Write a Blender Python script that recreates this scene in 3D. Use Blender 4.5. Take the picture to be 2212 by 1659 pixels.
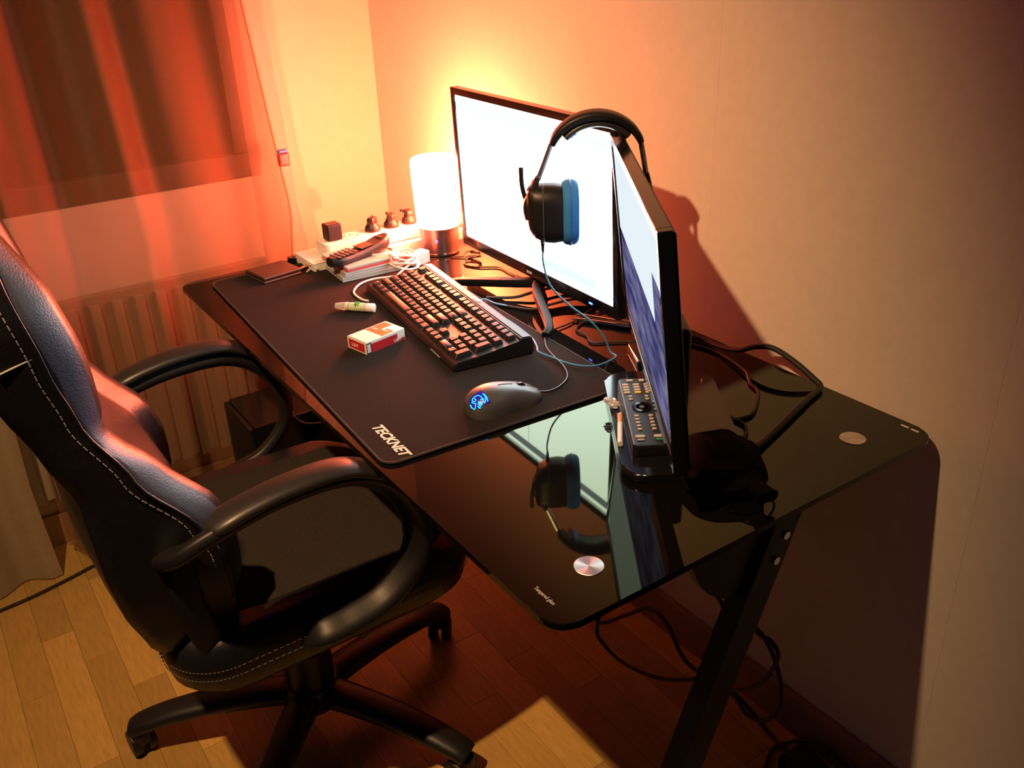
import bpy, bmesh, math, random
from mathutils import Vector, Matrix
for o in list(bpy.data.objects): bpy.data.objects.remove(o)
S = bpy.context.scene; COL = S.collection
random.seed(7)
R = math.radians

# ------------------------------------------------------------------ camera
cam = bpy.data.cameras.new('camera'); camo = bpy.data.objects.new('camera', cam); COL.objects.link(camo)
cam.sensor_width = 36; cam.lens = 31.88; cam.clip_start = .02
rx, uy, fw = (0.56504162, 0.82423485, -0.03694425), (-0.34944928, 0.27964218, 0.89425133), (-0.74740429, 0.49237908, -0.44603775)
camo.matrix_world = Matrix(((rx[0], uy[0], -fw[0], 1.9305), (rx[1], uy[1], -fw[1], -.4277), (rx[2], uy[2], -fw[2], 1.37), (0, 0, 0, 1)))
S.camera = camo
# ------------------------------------------------------------------ world, room light, exposure
w = bpy.data.worlds.new('world'); S.world = w; w.use_nodes = True
w.node_tree.nodes['Background'].inputs[0].default_value = (.42, .42, 1, 1)
w.node_tree.nodes['Background'].inputs[1].default_value = .018
sp = bpy.data.lights.new('ceiling_spot', 'SPOT'); spo = bpy.data.objects.new('ceiling_spot', sp); COL.objects.link(spo)
spo.location = (1.177, -.789, 2.345)              # reflector bulb at the ceiling, turned towards the desk
sp.energy = 190; sp.color = (1, .555, .245); sp.shadow_soft_size = .025; sp.spot_size = R(72); sp.spot_blend = 1
spo.rotation_euler = (Vector((.40, .25, .55)) - Vector(spo.location)).to_track_quat('-Z', 'Y').to_euler()
S.view_settings.view_transform = 'Standard'; S.view_settings.look = 'None'; S.view_settings.gamma = 1
S.view_settings.use_curve_mapping = False; S.view_settings.exposure = 0

# ------------------------------------------------------------------ helpers
def mat(name, col, rough=.5, metal=0., emit=None, es=1., noise=None, bump=0., bscale=200., spec=.5, alpha=1., trans=0., rnd=0., coat=0., ior=1.5):
    m = bpy.data.materials.new(name); m.use_nodes = True; nt = m.node_tree; b = nt.nodes['Principled BSDF']
    b.inputs['Base Color'].default_value = (*col, 1); b.inputs['Roughness'].default_value = rough
    b.inputs['Metallic'].default_value = metal; b.inputs['Specular IOR Level'].default_value = spec
    b.inputs['Transmission Weight'].default_value = trans; b.inputs['Coat Weight'].default_value = coat; b.inputs['IOR'].default_value = ior
    b.inputs['Alpha'].default_value = alpha
    if emit: b.inputs['Emission Color'].default_value = (*emit, 1); b.inputs['Emission Strength'].default_value = es
    tc = nt.nodes.new('ShaderNodeTexCoord')
    if noise or rnd:
        n = nt.nodes.new('ShaderNodeTexNoise'); sc, am = noise if noise else (20, 0)
        n.inputs['Scale'].default_value = sc; n.inputs['Detail'].default_value = 4
        nt.links.new(tc.outputs['Object'], n.inputs['Vector'])
        mr = nt.nodes.new('ShaderNodeMapRange'); mr.inputs['To Min'].default_value = 1 - am; mr.inputs['To Max'].default_value = 1 + am
        mr.inputs['From Min'].default_value = .25; mr.inputs['From Max'].default_value = .75
        nt.links.new(n.outputs['Fac'], mr.inputs['Value']); fac = mr.outputs['Result']
        if rnd:
            oi = nt.nodes.new('ShaderNodeObjectInfo'); m2 = nt.nodes.new('ShaderNodeMapRange')
            m2.inputs['To Min'].default_value = 1 - rnd; m2.inputs['To Max'].default_value = 1 + rnd
            nt.links.new(oi.outputs['Random'], m2.inputs['Value'])
            mm = nt.nodes.new('ShaderNodeMath'); mm.operation = 'MULTIPLY'
            nt.links.new(fac, mm.inputs[0]); nt.links.new(m2.outputs['Result'], mm.inputs[1]); fac = mm.outputs[0]
        vm = nt.nodes.new('ShaderNodeVectorMath'); vm.operation = 'SCALE'; vm.inputs[0].default_value = col
        nt.links.new(fac, vm.inputs['Scale']); nt.links.new(vm.outputs['Vector'], b.inputs['Base Color'])
    if bump:
        n = nt.nodes.new('ShaderNodeTexNoise'); n.inputs['Scale'].default_value = bscale; n.inputs['Detail'].default_value = 3
        nt.links.new(tc.outputs['Object'], n.inputs['Vector'])
        bp = nt.nodes.new('ShaderNodeBump'); bp.inputs['Strength'].default_value = bump; bp.inputs['Distance'].default_value = .002
        nt.links.new(n.outputs['Fac'], bp.inputs['Height']); nt.links.new(bp.outputs['Normal'], b.inputs['Normal'])
    return m

def emat(name, col, s=1.):
    m = bpy.data.materials.new(name); m.use_nodes = True; nt = m.node_tree; nt.nodes.clear()
    e = nt.nodes.new('ShaderNodeEmission'); e.inputs[0].default_value = (*col, 1); e.inputs[1].default_value = s
    o = nt.nodes.new('ShaderNodeOutputMaterial'); nt.links.new(e.outputs[0], o.inputs[0]); return m

def link(o, parent=None):
    COL.objects.link(o)
    if parent: o.parent = parent
    return o

def obj(name, bm, m, parent=None, loc=(0, 0, 0), rot=(0, 0, 0), smooth=True, ang=40):
    if isinstance(bm, bmesh.types.BMesh):
        bmesh.ops.recalc_face_normals(bm, faces=bm.faces)
        me = bpy.data.meshes.new(name); bm.to_mesh(me); bm.free()
    else: me = bm
    if smooth and len(me.polygons):
        me.shade_smooth(); me.set_sharp_from_angle(angle=R(ang))
    for x in (m if isinstance(m, (list, tuple)) else [m]): me.materials.append(x)
    o = bpy.data.objects.new(name, me); o.location = loc; o.rotation_euler = rot
    if smooth and 8 < len(me.polygons) < 4000:
        ar = sorted(p.area for p in me.polygons)
        if ar[-1] > 12 * ar[len(ar) // 2]: wnm = o.modifiers.new('weighted_normal', 'WEIGHTED_NORMAL'); wnm.keep_sharp = True; wnm.weight = 100
    return link(o, parent)

def thing(name, label, cat, loc=(0, 0, 0), rz=0, group=None, rot=None):
    o = bpy.data.objects.new(name, None); o.empty_display_size = .03; o.location = loc
    o.rotation_euler = rot if rot else (0, 0, rz)
    return tag(link(o), label, cat, group)

def tag(o, label, cat, group=None):
    o['label'] = label; o['category'] = cat
    if group: o['group'] = group
    return o

def struct(o): o['kind'] = 'structure'; return o

def box(x0, x1, y0, y1, z0, z1, bev=0, seg=2, bm=None):
    b = bmesh.new()
    r = bmesh.ops.create_cube(b, size=1)
    for v in b.verts: v.co = Vector((x0 + (v.co.x + .5) * (x1 - x0), y0 + (v.co.y + .5) * (y1 - y0), z0 + (v.co.z + .5) * (z1 - z0)))
    if bev: bmesh.ops.bevel(b, geom=list(b.edges), offset=bev, segments=seg, affect='EDGES', profile=.5)
    return merge(bm, b)

def merge(bm, b, M=None):
    if M is not None: bmesh.ops.transform(b, matrix=M, verts=b.verts)
    if bm is None: return b
    me = bpy.data.meshes.new('t'); b.to_mesh(me); b.free(); bm.from_mesh(me); bpy.data.meshes.remove(me); return bm

def rr(w, h, r, n=6, cx=0, cy=0):
    r = min(r, w / 2 - 1e-5, h / 2 - 1e-5); p = []
    for k, (sx, sy) in enumerate(((1, 1), (-1, 1), (-1, -1), (1, -1))):
        for i in range(n + 1):
            a = R(90 * k + 90 * i / n); p.append((cx + sx * (w / 2 - r) + r * math.cos(a), cy + sy * (h / 2 - r) + r * math.sin(a)))
    return p

def prism(poly, z0, z1, bev=0, seg=2, bm=None):
    b = bmesh.new(); n = len(poly)
    lo = [b.verts.new((x, y, z0)) for x, y in poly]; hi = [b.verts.new((x, y, z1)) for x, y in poly]
    b.faces.new(hi); b.faces.new(lo[::-1])
    for i in range(n): b.faces.new((lo[i], lo[(i + 1) % n], hi[(i + 1) % n], hi[i]))
    if bev:
        b.edges.ensure_lookup_table()
        es = [e for e in b.edges if abs(e.verts[0].co.z - e.verts[1].co.z) < 1e-7]
        bmesh.ops.bevel(b, geom=es, offset=bev, segments=seg, affect='EDGES', profile=.5)
    return merge(bm, b)

def loft(rings, caps=True, closed=True, bm=None):
    b = bm or bmesh.new(); vs = [[b.verts.new(p) for p in r] for r in rings]; n = len(vs[0])
    for a, c in zip(vs, vs[1:]):
        for i in range(n if closed else n - 1): b.faces.new((a[i], a[(i + 1) % n], c[(i + 1) % n], c[i]))
    if caps and closed: b.faces.new(vs[0][::-1]); b.faces.new(vs[-1])
    return b

def lathe(prof, n=32, bm=None):
    return loft([[(r * math.cos(2 * math.pi * i / n), r * math.sin(2 * math.pi * i / n), z) for i in range(n)] for r, z in prof], True, True, bm)

def spline(pts, n=6, closed=False):
    P = [Vector(p) for p in pts]; out = []; N = len(P)
    for i in range(N if closed else N - 1):
        if closed: a, b, c, d = P[i - 1], P[i], P[(i + 1) % N], P[(i + 2) % N]
        else: a, b, c, d = P[max(i - 1, 0)], P[i], P[i + 1], P[min(i + 2, N - 1)]
        for k in range(n):
            t = k / n
            out.append(.5 * ((2 * b) + (c - a) * t + (2 * a - 5 * b + 4 * c - d) * t * t + (3 * b - a - 3 * c + d) * t ** 3))
    if not closed: out.append(P[-1])
    return out

def sweep(path, sec, up=Vector((0, 0, 1)), scale=None, bm=None, closed=False):
    """sec: list of (a, b) in the side / up plane; parallel transported frame"""
    rings = []; n = len(path); side = None
    for i, p in enumerate(path):
        if closed: t = (path[(i + 1) % n] - path[i - 1]).normalized()
        else: t = (path[min(i + 1, n - 1)] - path[max(i - 1, 0)]).normalized()
        if side is None:
            side = t.cross(up)
            if side.length < 1e-4: side = t.cross(Vector((1, 0, 0)))
        side = (side - t * side.dot(t)).normalized(); u = side.cross(t).normalized()
        s = scale(i / (n - 1)) if scale else 1
        rings.append([p + side * a * s + u * c * s for a, c in sec])
    if closed: rings.append(rings[0]); return loft(rings, False, True, bm)
    return loft(rings, True, True, bm)

def circ(r, n=8): return [(r * math.cos(2 * math.pi * i / n), r * math.sin(2 * math.pi * i / n)) for i in range(n)]

def tube(pts, r, n=6, seg=8, closed=False, bm=None, scale=None):
    return sweep(spline(pts, n, closed) if n else [Vector(p) for p in pts], circ(r, seg), closed=closed, bm=bm, scale=scale)

def text(body, size, m, parent, loc, rot=(0, 0, 0), ext=.0002, off=0., shear=0., name='lettering', align='LEFT', width=None):
    c = bpy.data.curves.new('t', 'FONT'); c.body = body; c.size = size; c.extrude = ext; c.offset = off; c.shear = shear; c.align_x = align; c.resolution_u = 3
    t = bpy.data.objects.new('t', c); COL.objects.link(t); dg = bpy.context.evaluated_depsgraph_get(); dg.update()
    me = bpy.data.meshes.new_from_object(t.evaluated_get(dg)); bpy.data.objects.remove(t)
    me.materials.clear()
    if width:
        xs = [v.co.x for v in me.vertices]; k = width / (max(xs) - min(xs))
        for v in me.vertices: v.co.x *= k
    return obj(name, me, m, parent, loc, rot, smooth=False)

def xform(b, M): bmesh.ops.transform(b, matrix=M, verts=b.verts); return b

# ------------------------------------------------------------------ materials
M_wall = mat('cream_wallpaper', (.74, .68, .60), .85, noise=(60, .03), bump=.15, bscale=700)
M_wallb = mat('cream_plaster', (.76, .70, .60), .85, noise=(30, .03), bump=.15, bscale=500)
M_frame = mat('dark_wood_frame', (.045, .028, .018), .5, noise=(20, .04))
M_plank = mat('laminate_plank', (.47, .30, .085), .42, noise=(9, .14), rnd=.22, bump=.05, bscale=90)
M_board = mat('laminate_skirting', (.34, .2, .10), .45, noise=(14, .1))
M_glassk = mat('black_tempered_glass', (.005, .0045, .0045), .03, spec=.48)
M_glassk.node_tree.nodes['Principled BSDF'].inputs['Specular Tint'].default_value = (.80, 1, .36, 1)
M_steel = mat('black_powder_coat', (.012, .012, .013), .5, noise=(80, .1))
M_disc = mat('brushed_steel_disc', (.72, .70, .66), .30, metal=1, noise=(90, .06))
_n = M_disc.node_tree; _t = _n.nodes.new('ShaderNodeTangent'); _t.direction_type = 'RADIAL'; _t.axis = 'Z'
_n.nodes['Principled BSDF'].inputs['Anisotropic'].default_value = .85; _n.links.new(_t.outputs[0], _n.nodes['Principled BSDF'].inputs['Tangent'])
M_print = mat('pale_print', (.75, .73, .70), .6, noise=(90, .03))
M_pad = mat('black_cloth_pad', (.022, .019, .019), .9, noise=(300, .2), bump=.3, bscale=2500, spec=.03)
M_padedge = mat('stitched_edge', (.016, .015, .015), .8, bump=.5, bscale=1500)
M_leather = mat('black_leather', (.011, .011, .014), .36, noise=(120, .15), bump=.2, bscale=420, spec=.4)
M_band = mat('blue_grey_leather', (.075, .085, .135), .36, noise=(120, .12), bump=.25, bscale=420, spec=.5)
M_fabric = mat('dark_grey_mesh_fabric', (.034, .029, .025), .95, noise=(400, .25), bump=.5, bscale=1500, spec=.05)
M_plast = mat('black_plastic', (.010, .010, .011), .42, noise=(100, .1), bump=.08, bscale=900, spec=.4)
M_gloss = mat('glossy_black_plastic', (.008, .008, .009), .12, noise=(60, .05))
M_soft = mat('soft_arm_pad', (.022, .020, .021), .38, noise=(60, .1))
M_thread = mat('grey_thread', (.42, .44, .46), .7, noise=(50, .05))
M_threadd = mat('dark_thread', (.10, .10, .10), .8, noise=(50, .05))
M_key = mat('keycap_black', (.009, .0085, .0085), .45, noise=(60, .1), spec=.25)
M_legend = mat('key_legend', (.55, .55, .55), .5, noise=(60, .02))
M_grey = mat('grey_plastic', (.065, .066, .07), .38, noise=(60, .08))
M_cable = mat('black_cable', (.010, .010, .010), .6, noise=(60, .1))
M_bcable = mat('blue_cable', (.05, .26, .50), .5, noise=(60, .08))
M_wcable = mat('white_cable', (.80, .78, .75), .45, noise=(60, .03))
M_white = mat('white_plastic', (.78, .76, .72), .4, noise=(40, .03))
M_paper = mat('white_card', (.80, .79, .77), .6, noise=(60, .03))
M_red = mat('red_print', (.52, .02, .03), .4, noise=(60, .06))
M_orange = mat('orange_print', (.62, .13, .04), .4, noise=(60, .06))
M_blue = mat('blue_fabric', (.025, .22, .62), .8, noise=(200, .12), bump=.4, bscale=1800)
M_bluep = mat('blue_plastic', (.04, .16, .60), .4, noise=(60, .05))
M_alu = mat('brushed_aluminium', (.42, .40, .43), .33, metal=1, noise=(80, .08))
M_chrome = mat('chrome', (.75, .73, .70), .12, metal=1, noise=(40, .05))
M_brass = mat('brass_key', (.70, .48, .20), .25, metal=1, noise=(60, .08))
M_wallet = mat('brown_black_leather', (.035, .022, .018), .45, noise=(90, .2), bump=.3, bscale=700)
M_green = mat('green_print', (.03, .42, .13), .4, noise=(60, .06))
M_pgreen = mat('pale_green_label', (.55, .68, .45), .45, noise=(60, .05))
M_dark = mat('dark_print', (.02, .03, .03), .5, noise=(60, .05))
M_clear = mat('clear_plastic', (.85, .85, .86), .12, noise=(30, .02), trans=.55)
M_yellow = mat('yellow_button', (.80, .62, .03), .4, noise=(60, .03))
M_button = mat('grey_button', (.52, .50, .44), .5, noise=(60, .04))
M_filter = mat('cork_filter', (.62, .32, .12), .7, noise=(300, .2))
M_pane = mat('night_window_pane', (.004, .004, .006), .3, noise=(3, .05), spec=.08)
M_redp = mat('red_plastic', (.60, .05, .05), .4, noise=(40, .05))
M_rad = mat('radiator_enamel', (.38, .33, .26), .4, noise=(20, .03))
M_pouch = mat('black_nylon', (.003, .003, .003), .9, noise=(80, .2), bump=.4, bscale=300, spec=.05)
M_matte = mat('matte_black', (.006, .006, .006), .5, noise=(80, .1), spec=.2)
M_led = emat('blue_led', (.03, .10, 1), 14); M_ledv = emat('violet_led', (.30, .10, 1), 6)
M_logo = emat('logo_glow', (.02, .45, 1), 2.6); M_logob = mat('logo_window', (.01, .01, .06), .3, emit=(.03, .01, .9), es=.28, noise=(20, .05))
M_scrw = emat('screen_white', (.86, .98, .98), 8.2)
M_scrg = emat('screen_grey', (.80, .95, .98), 3.2); M_scrd = emat('screen_dark', (.98, 1.06, 1.35), 1.0); M_scrb = emat('screen_blue', (.33, .78, 1), 2.6); M_scrl = emat('screen_line', (.85, .95, 1), 1.15)

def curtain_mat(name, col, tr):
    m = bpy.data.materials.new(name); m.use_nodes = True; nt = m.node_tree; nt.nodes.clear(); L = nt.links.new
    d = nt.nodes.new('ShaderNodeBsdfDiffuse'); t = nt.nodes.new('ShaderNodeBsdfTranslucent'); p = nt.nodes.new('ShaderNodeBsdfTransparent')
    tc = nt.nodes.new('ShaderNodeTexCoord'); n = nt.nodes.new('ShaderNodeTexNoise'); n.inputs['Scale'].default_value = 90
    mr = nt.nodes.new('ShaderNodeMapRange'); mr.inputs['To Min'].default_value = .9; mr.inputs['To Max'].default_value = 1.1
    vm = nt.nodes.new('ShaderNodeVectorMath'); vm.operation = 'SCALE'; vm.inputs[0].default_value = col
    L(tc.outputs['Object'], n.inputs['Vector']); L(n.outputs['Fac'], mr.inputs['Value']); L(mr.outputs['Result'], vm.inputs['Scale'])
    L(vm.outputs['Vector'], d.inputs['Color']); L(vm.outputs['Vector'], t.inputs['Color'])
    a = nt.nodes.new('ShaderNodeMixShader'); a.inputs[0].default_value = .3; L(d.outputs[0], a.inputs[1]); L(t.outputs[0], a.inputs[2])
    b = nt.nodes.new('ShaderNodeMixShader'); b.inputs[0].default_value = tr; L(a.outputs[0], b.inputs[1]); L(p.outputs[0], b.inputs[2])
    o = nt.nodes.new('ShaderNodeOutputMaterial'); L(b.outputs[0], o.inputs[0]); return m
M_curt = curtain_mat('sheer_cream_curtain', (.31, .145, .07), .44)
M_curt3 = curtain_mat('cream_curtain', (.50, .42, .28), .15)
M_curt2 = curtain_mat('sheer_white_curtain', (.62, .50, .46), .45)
M_hem = mat('curtain_hem', (.40, .26, .16), .9, noise=(60, .1))

# ================================================================== setting
XB, YW = -.34, .677
floor = struct(obj('floor', box(-.42, 3.2, -2.4, .72, -.05, -.007), M_board))
pw, pl = .0665, .43
pm = None
row = 0; y = YW - .004
while y > -1.35:
    x = XB + .004 - (row * .167 + .05 * math.sin(row * 2.3)) % pl
    while x < 2.35:
        a, b = max(x, XB + .004), min(x + pl, 2.35)
        if b - a > .02:
            if pm is None:
                p = obj('plank', box(0, 1, -1, 0, -.007, 0), M_plank, floor, smooth=False); pm = p.data
            else: p = link(bpy.data.objects.new('plank', pm), floor)
            p.location = (a + .0004, y - .0003, 0); p.scale = (b - a - .0008, pw - .0006, 1)
        x += pl
    y -= pw; row += 1
wr = struct(obj('wall_right', box(XB - .1, 3.2, YW + .001, YW + .12, -.02, 2.5), M_wallb))
xs = .88 - 3 * .53
while xs < 3.2:
    a, b = max(xs, XB), min(xs + .53, 3.2)
    if b > a: obj('wallpaper_strip', box(a + .00012, b - .00012, YW, YW + .0012, 0, 2.5), M_wall, wr)
    xs += .53
struct(obj('baseboard_right', box(XB, 3.2, YW - .013, YW - .0002, 0, .088, .003), M_board))
# window wall with opening
wy0, wy1, wz0, wz1 = -1.30, .335, .84, 2.15
wb = bmesh.new()
box(XB - .25, XB, wy1, YW + .12, -.02, 2.5, bm=wb); box(XB - .25, XB, -2.4, wy0, -.02, 2.5, bm=wb)
box(XB - .25, XB, wy0, wy1, -.02, wz0, bm=wb); box(XB - .25, XB, wy0, wy1, wz1, 2.5, bm=wb)
struct(obj('wall_back', wb, M_wallb))
win = struct(obj('window_1', box(XB - .055, XB - .006, wy0, wy1, wz0, wz0 + .06, .004), M_frame))
for nm, a in (('window_stile', (wy1 - .06, wy1, wz0 + .06, wz1)), ('window_stile', (wy0, wy0 + .06, wz0 + .06, wz1)), ('window_rail', (wy0 + .06, wy1 - .06, wz1 - .06, wz1)), ('window_mullion', (-.52, -.45, wz0 + .06, wz1 - .06))):
    obj(nm, box(XB - .055, XB - .006, *a, .004), M_frame, win)
obj('pane', box(XB - .035, XB - .027, wy0 + .06, -.52, wz0 + .06, wz1 - .06), M_pane, win)
obj('pane', box(XB - .035, XB - .027, -.45, wy1 - .06, wz0 + .06, wz1 - .06), M_pane, win)
struct(obj('baseboard_back', box(XB + .0002, XB + .013, -2.4, YW - .014, 0, .088, .003), M_board))
# radiator under the window
rad = thing('radiator', 'white ribbed radiator showing faintly through the curtain under the window', 'radiator', (XB, -.2, 0))
obj('panel', box(.022, .045, -.62, .50, .14, .64, .006), M_rad, rad)
rbm = None
for k in range(22):
    yy = -.60 + k * .051
    if rbm is None: r_ = obj('rib', prism(rr(.018, .026, .006, 3), .16, .62, .003), M_rad, rad, (.052, yy, 0)); rbm = r_.data
    else: r_ = link(bpy.data.objects.new('rib', rbm), rad); r_.location = (.052, yy, 0)
for yy in (-.5, .4): obj('foot', box(.0, .045, yy - .015, yy + .015, .0, .15, .002), M_rad, rad)
obj('pipe', tube([(.035, .505, .2), (.035, .53, .18), (.035, .53, .1), (.035, .53, 0)], .008), M_rad, rad)

# curtains
def curtain(name, label, m, x0, yL, edge, folds, amp, seed, z0=.015, z1=2.3, hem=True):
    rnd = random.Random(seed); ph = [rnd.uniform(0, 6.28) for _ in range(4)]
    nx, nz = 220, 46; b = bmesh.new(); grid = []
    for j in range(nz + 1):
        z = z0 + (z1 - z0) * j / nz; rowv = []
        yR = edge(z)
        for i in range(nx + 1):
            u = i / nx; yy = yR + (yL - yR) * u; f = u * folds * 6.2832
            s = math.sin(f + ph[0] + .9 * math.sin(f * .37 + ph[1]) + .25 * (1 - z)) ; s2 = math.sin(f * 2.13 + ph[2] + .5 * z) * .28
            k = amp * (.75 + .35 * math.sin(f * .21 + ph[3])) * (1.1 - .22 * z)
            taper = min(1, u * 30)
            xx = x0 + k * (s + s2) * taper
            zz = z + (.016 * math.sin(f * .5 + ph[1]) * max(0, 1 - z / .5) if j < 12 else 0)
            rowv.append(b.verts.new((xx, yy, max(zz, .006))))
        grid.append(rowv)
    for j in range(nz):
        for i in range(nx): b.faces.new((grid[j][i], grid[j][i + 1], grid[j + 1][i + 1], grid[j + 1][i]))
    edgep = [grid[j][0].co.copy() for j in range(nz + 1)]
    c = obj(name, b, m, None, ang=180)
    if hem:
        obj('side_hem', tube(edgep, .0032, 0, 6), M_hem, c)
    return tag(c, label, 'curtain')
def lin(tab):
    def f(z):
        for (a, ya), (b, yb) in zip(tab, tab[1:]):
            if z <= b: return ya + (yb - ya) * (z - a) / (b - a)
        return tab[-1][1]
    return f
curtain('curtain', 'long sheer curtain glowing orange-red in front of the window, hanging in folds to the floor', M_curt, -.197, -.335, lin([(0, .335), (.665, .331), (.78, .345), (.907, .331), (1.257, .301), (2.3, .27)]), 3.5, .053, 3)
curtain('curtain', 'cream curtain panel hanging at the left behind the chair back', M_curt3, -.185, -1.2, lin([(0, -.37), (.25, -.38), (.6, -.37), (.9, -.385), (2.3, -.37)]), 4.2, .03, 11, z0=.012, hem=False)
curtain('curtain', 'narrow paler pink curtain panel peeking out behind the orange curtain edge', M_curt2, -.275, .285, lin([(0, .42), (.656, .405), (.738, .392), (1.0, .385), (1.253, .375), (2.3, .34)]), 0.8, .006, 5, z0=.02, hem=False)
kn = thing('curtain_clip', 'small red plastic clip with a bluish top on the orange curtain edge', 'clip', (-.197, .344, .905))
obj('jaw', box(-.010, .010, -.014, .012, -.019, .012, .004, 3), M_redp, kn)
obj('grip', box(-.009, .009, -.013, .011, .0122, .020, .003, 2), M_bluep, kn)

# ================================================================== desk
DL, DD, H = 1.346, .665, .72
desk = thing('desk', 'black tempered glass desk with steel discs along the cream wall', 'desk', (0, 0, 0))
obj('glass_top', prism(rr(DL, DD, .03, 8, DL / 2, DD / 2), H - .009, H, .002, 2), M_glassk, desk, smooth=False)
for x_, y_ in ((1.280, .0955), (1.280, .566)):
    obj('steel_disc', lathe([(.0178, 0), (.0178, .0006), (.0172, .001)], 40), M_disc, desk, (x_, y_, H), ang=12)
text('Tempered glass', .0075, M_print, desk, (1.273, .0225, H + .0001), (0, 0, 0), .00005, .00002, name='lettering', width=.036)
for x_, l_ in ((1.297, .012), (1.313, .012)):
    obj('logo_mark', box(x_, x_ + l_, .6495, .6535, H, H + .0002), M_print, desk)
for X_ in (1.285, .066):
    b = bmesh.new()
    def sec(yc, z): return [(X_ - .016, yc - .026, z), (X_ + .016, yc - .026, z), (X_ + .016, yc + .026, z), (X_ - .016, yc + .026, z)]
    loft([sec(.155, .03), sec(.425, .675)], bm=b); obj('leg', b, M_steel, desk, smooth=False)
    obj('top_bar', box(X_ - .02, X_ + .02, .06, .61, .676, H - .0095, .003), M_steel, desk)
    obj('foot_bar', box(X_ - .022, X_ + .022, .04, .60, .0, .04, .005), M_steel, desk)
    # curved gusset between leg and top bar
    arc = [(.375 - .0 + (-.125) * math.sin(R(t)), .555 + .121 * (1 - math.cos(R(t)))) for t in range(0, 91, 15)]
    poly = [(.39, .676), (.39, .56)] + arc
    b = bmesh.new(); loft([[(X_ - .006, a, c) for a, c in poly], [(X_ + .006, a, c) for a, c in poly]], bm=b); obj('gusset', b, M_steel, desk, smooth=False)
    for q in ((.36, .60), (.375, .635)): obj('bolt', xform(lathe([(.006, 0), (.006, .003)], 12), Matrix.Rotation(R(90), 4, 'Y')), M_chrome if X_ > 1 else M_steel, desk, (X_ + .016, q[0] + .04, q[1]))

# ================================================================== mouse pad
PA = R(-3.0)
pad = thing('mouse_pad', 'large black cloth desk mat with white lettering at the near corner', 'mouse pad', (.507, .2405, H + .0012), PA)
obj('cloth', prism(rr(.903, .418, .022, 6), 0, .0035, .001, 2), M_pad, pad)
obj('stitched_edge', tube([(x_, y_, .0026) for x_, y_ in rr(.903, .418, .022, 6)], .0022, 0, 6, closed=True), M_padedge, pad)
text('TECKNET', .0225, M_print, pad, (.338, -.181, .0037), (0, 0, 0), .0001, .0007, .25, width=.105)
PZ = H + .0012 + .0037

# ================================================================== keyboard
KB = thing('keyboard', 'black full size keyboard lying across the desk mat', 'keyboard', (.545, .336, PZ), R(-7.6), rot=(0, 0, R(-7.6)))
KL, KD = .447, .150
def kz(y): return .014 + (y + KD / 2) / KD * .016           # tilted top plate
b = bmesh.new()
prof = [(-KD / 2, .000), (-KD / 2, .009), (-KD / 2 + .006, kz(-KD / 2 + .006)), (KD / 2 - .028, kz(KD / 2 - .028)), (KD / 2 - .022, kz(KD / 2) + .004), (KD / 2 - .004, kz(KD / 2) + .003), (KD / 2, .020), (KD / 2, .0)]
loft([[(sx * KL / 2, y_, z_) for y_, z_ in prof] for sx in (-1, 1)], bm=b)
bmesh.ops.bevel(b, geom=[e for e in b.edges], offset=.002, segments=2, affect='EDGES')
obj('case', b, M_plast, KB)
kcache = {}
def keymesh(wu):
    if wu not in kcache:
        w2 = wu * .0187 - .0022; d2 = .0165; b = bmesh.new()
        rings = [rr(w2, d2, .0015, 2), rr(w2 - .004, d2 - .0045, .002, 2, 0, .0006)]
        loft([[(x_, y_, 0) for x_, y_ in rings[0]], [(x_, y_, .0065) for x_, y_ in rings[1]], [(x_ * .92, y_ * .92, .0072) for x_, y_ in rings[1]]], bm=b)
        o = obj('key', b, M_key, None); kcache[wu] = o.data; bpy.data.objects.remove(o)
    return kcache[wu]
U = .0187; kx0 = -KL / 2 + .012; tilt = math.atan(.016 / KD); leg_bm = bmesh.new()
def key(cx, row, wu, hgt=1):
    y_ = -KD / 2 + .017 + row * U + (.006 if row == 5 else 0) + (U / 2 if hgt == 2 else 0)
    o = bpy.data.objects.new('key', keymesh(wu)); link(o, KB)
    o.location = (kx0 + cx * U, y_, kz(y_) + .0005); o.rotation_euler = (tilt, 0, 0)
    if hgt == 2: o.scale = (1, 2.1, 1)
    if wu <= 2 and hgt == 1:
        b2 = bmesh.new(); bmesh.ops.create_cube(b2, size=1)
        M = Matrix.Translation((o.location.x - .0025, y_ + .0025, kz(y_) + .0079 + .0003)) @ Matrix.Rotation(tilt, 4, 'X') @ Matrix.Diagonal((.0028, .003, .0002, 1))
        merge(leg_bm, b2, M)
def rowk(row, ws, x0=0):
    x = x0
    for w_ in ws:
        if w_ > 0: key(x + w_ / 2, row, w_)
        x += abs(w_)
rowk(5, [1, -1, 1, 1, 1, 1, -.5, 1, 1, 1, 1, -.5, 1, 1, 1, 1]); rowk(5, [1, 1, 1], 15.25); rowk(5, [1, 1, 1, 1], 18.5)
rowk(4, [1] * 13 + [2]); rowk(4, [1, 1, 1], 15.25); rowk(4, [1, 1, 1, 1], 18.5)
rowk(3, [1.5] + [1] * 12 + [1.5]); rowk(3, [1, 1, 1], 15.25); rowk(3, [1, 1, 1], 18.5)
rowk(2, [1.75] + [1] * 11 + [2.25]); rowk(2, [1, 1, 1], 18.5)
rowk(1, [2.25] + [1] * 10 + [2.75]); rowk(1, [1], 16.25); rowk(1, [1, 1, 1], 18.5)
rowk(0, [1.25, 1.25, 1.25, 6.25, 1.25, 1.25, 1.25, 1.25]); rowk(0, [1, 1, 1], 15.25); rowk(0, [2, 1], 18.5)
key(22, 2, 1.0001, 2); key(22, 0, 1.0001, 2)
obj('key_legends', leg_bm, M_legend, KB, smooth=False)['kind'] = 'stuff'
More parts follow.
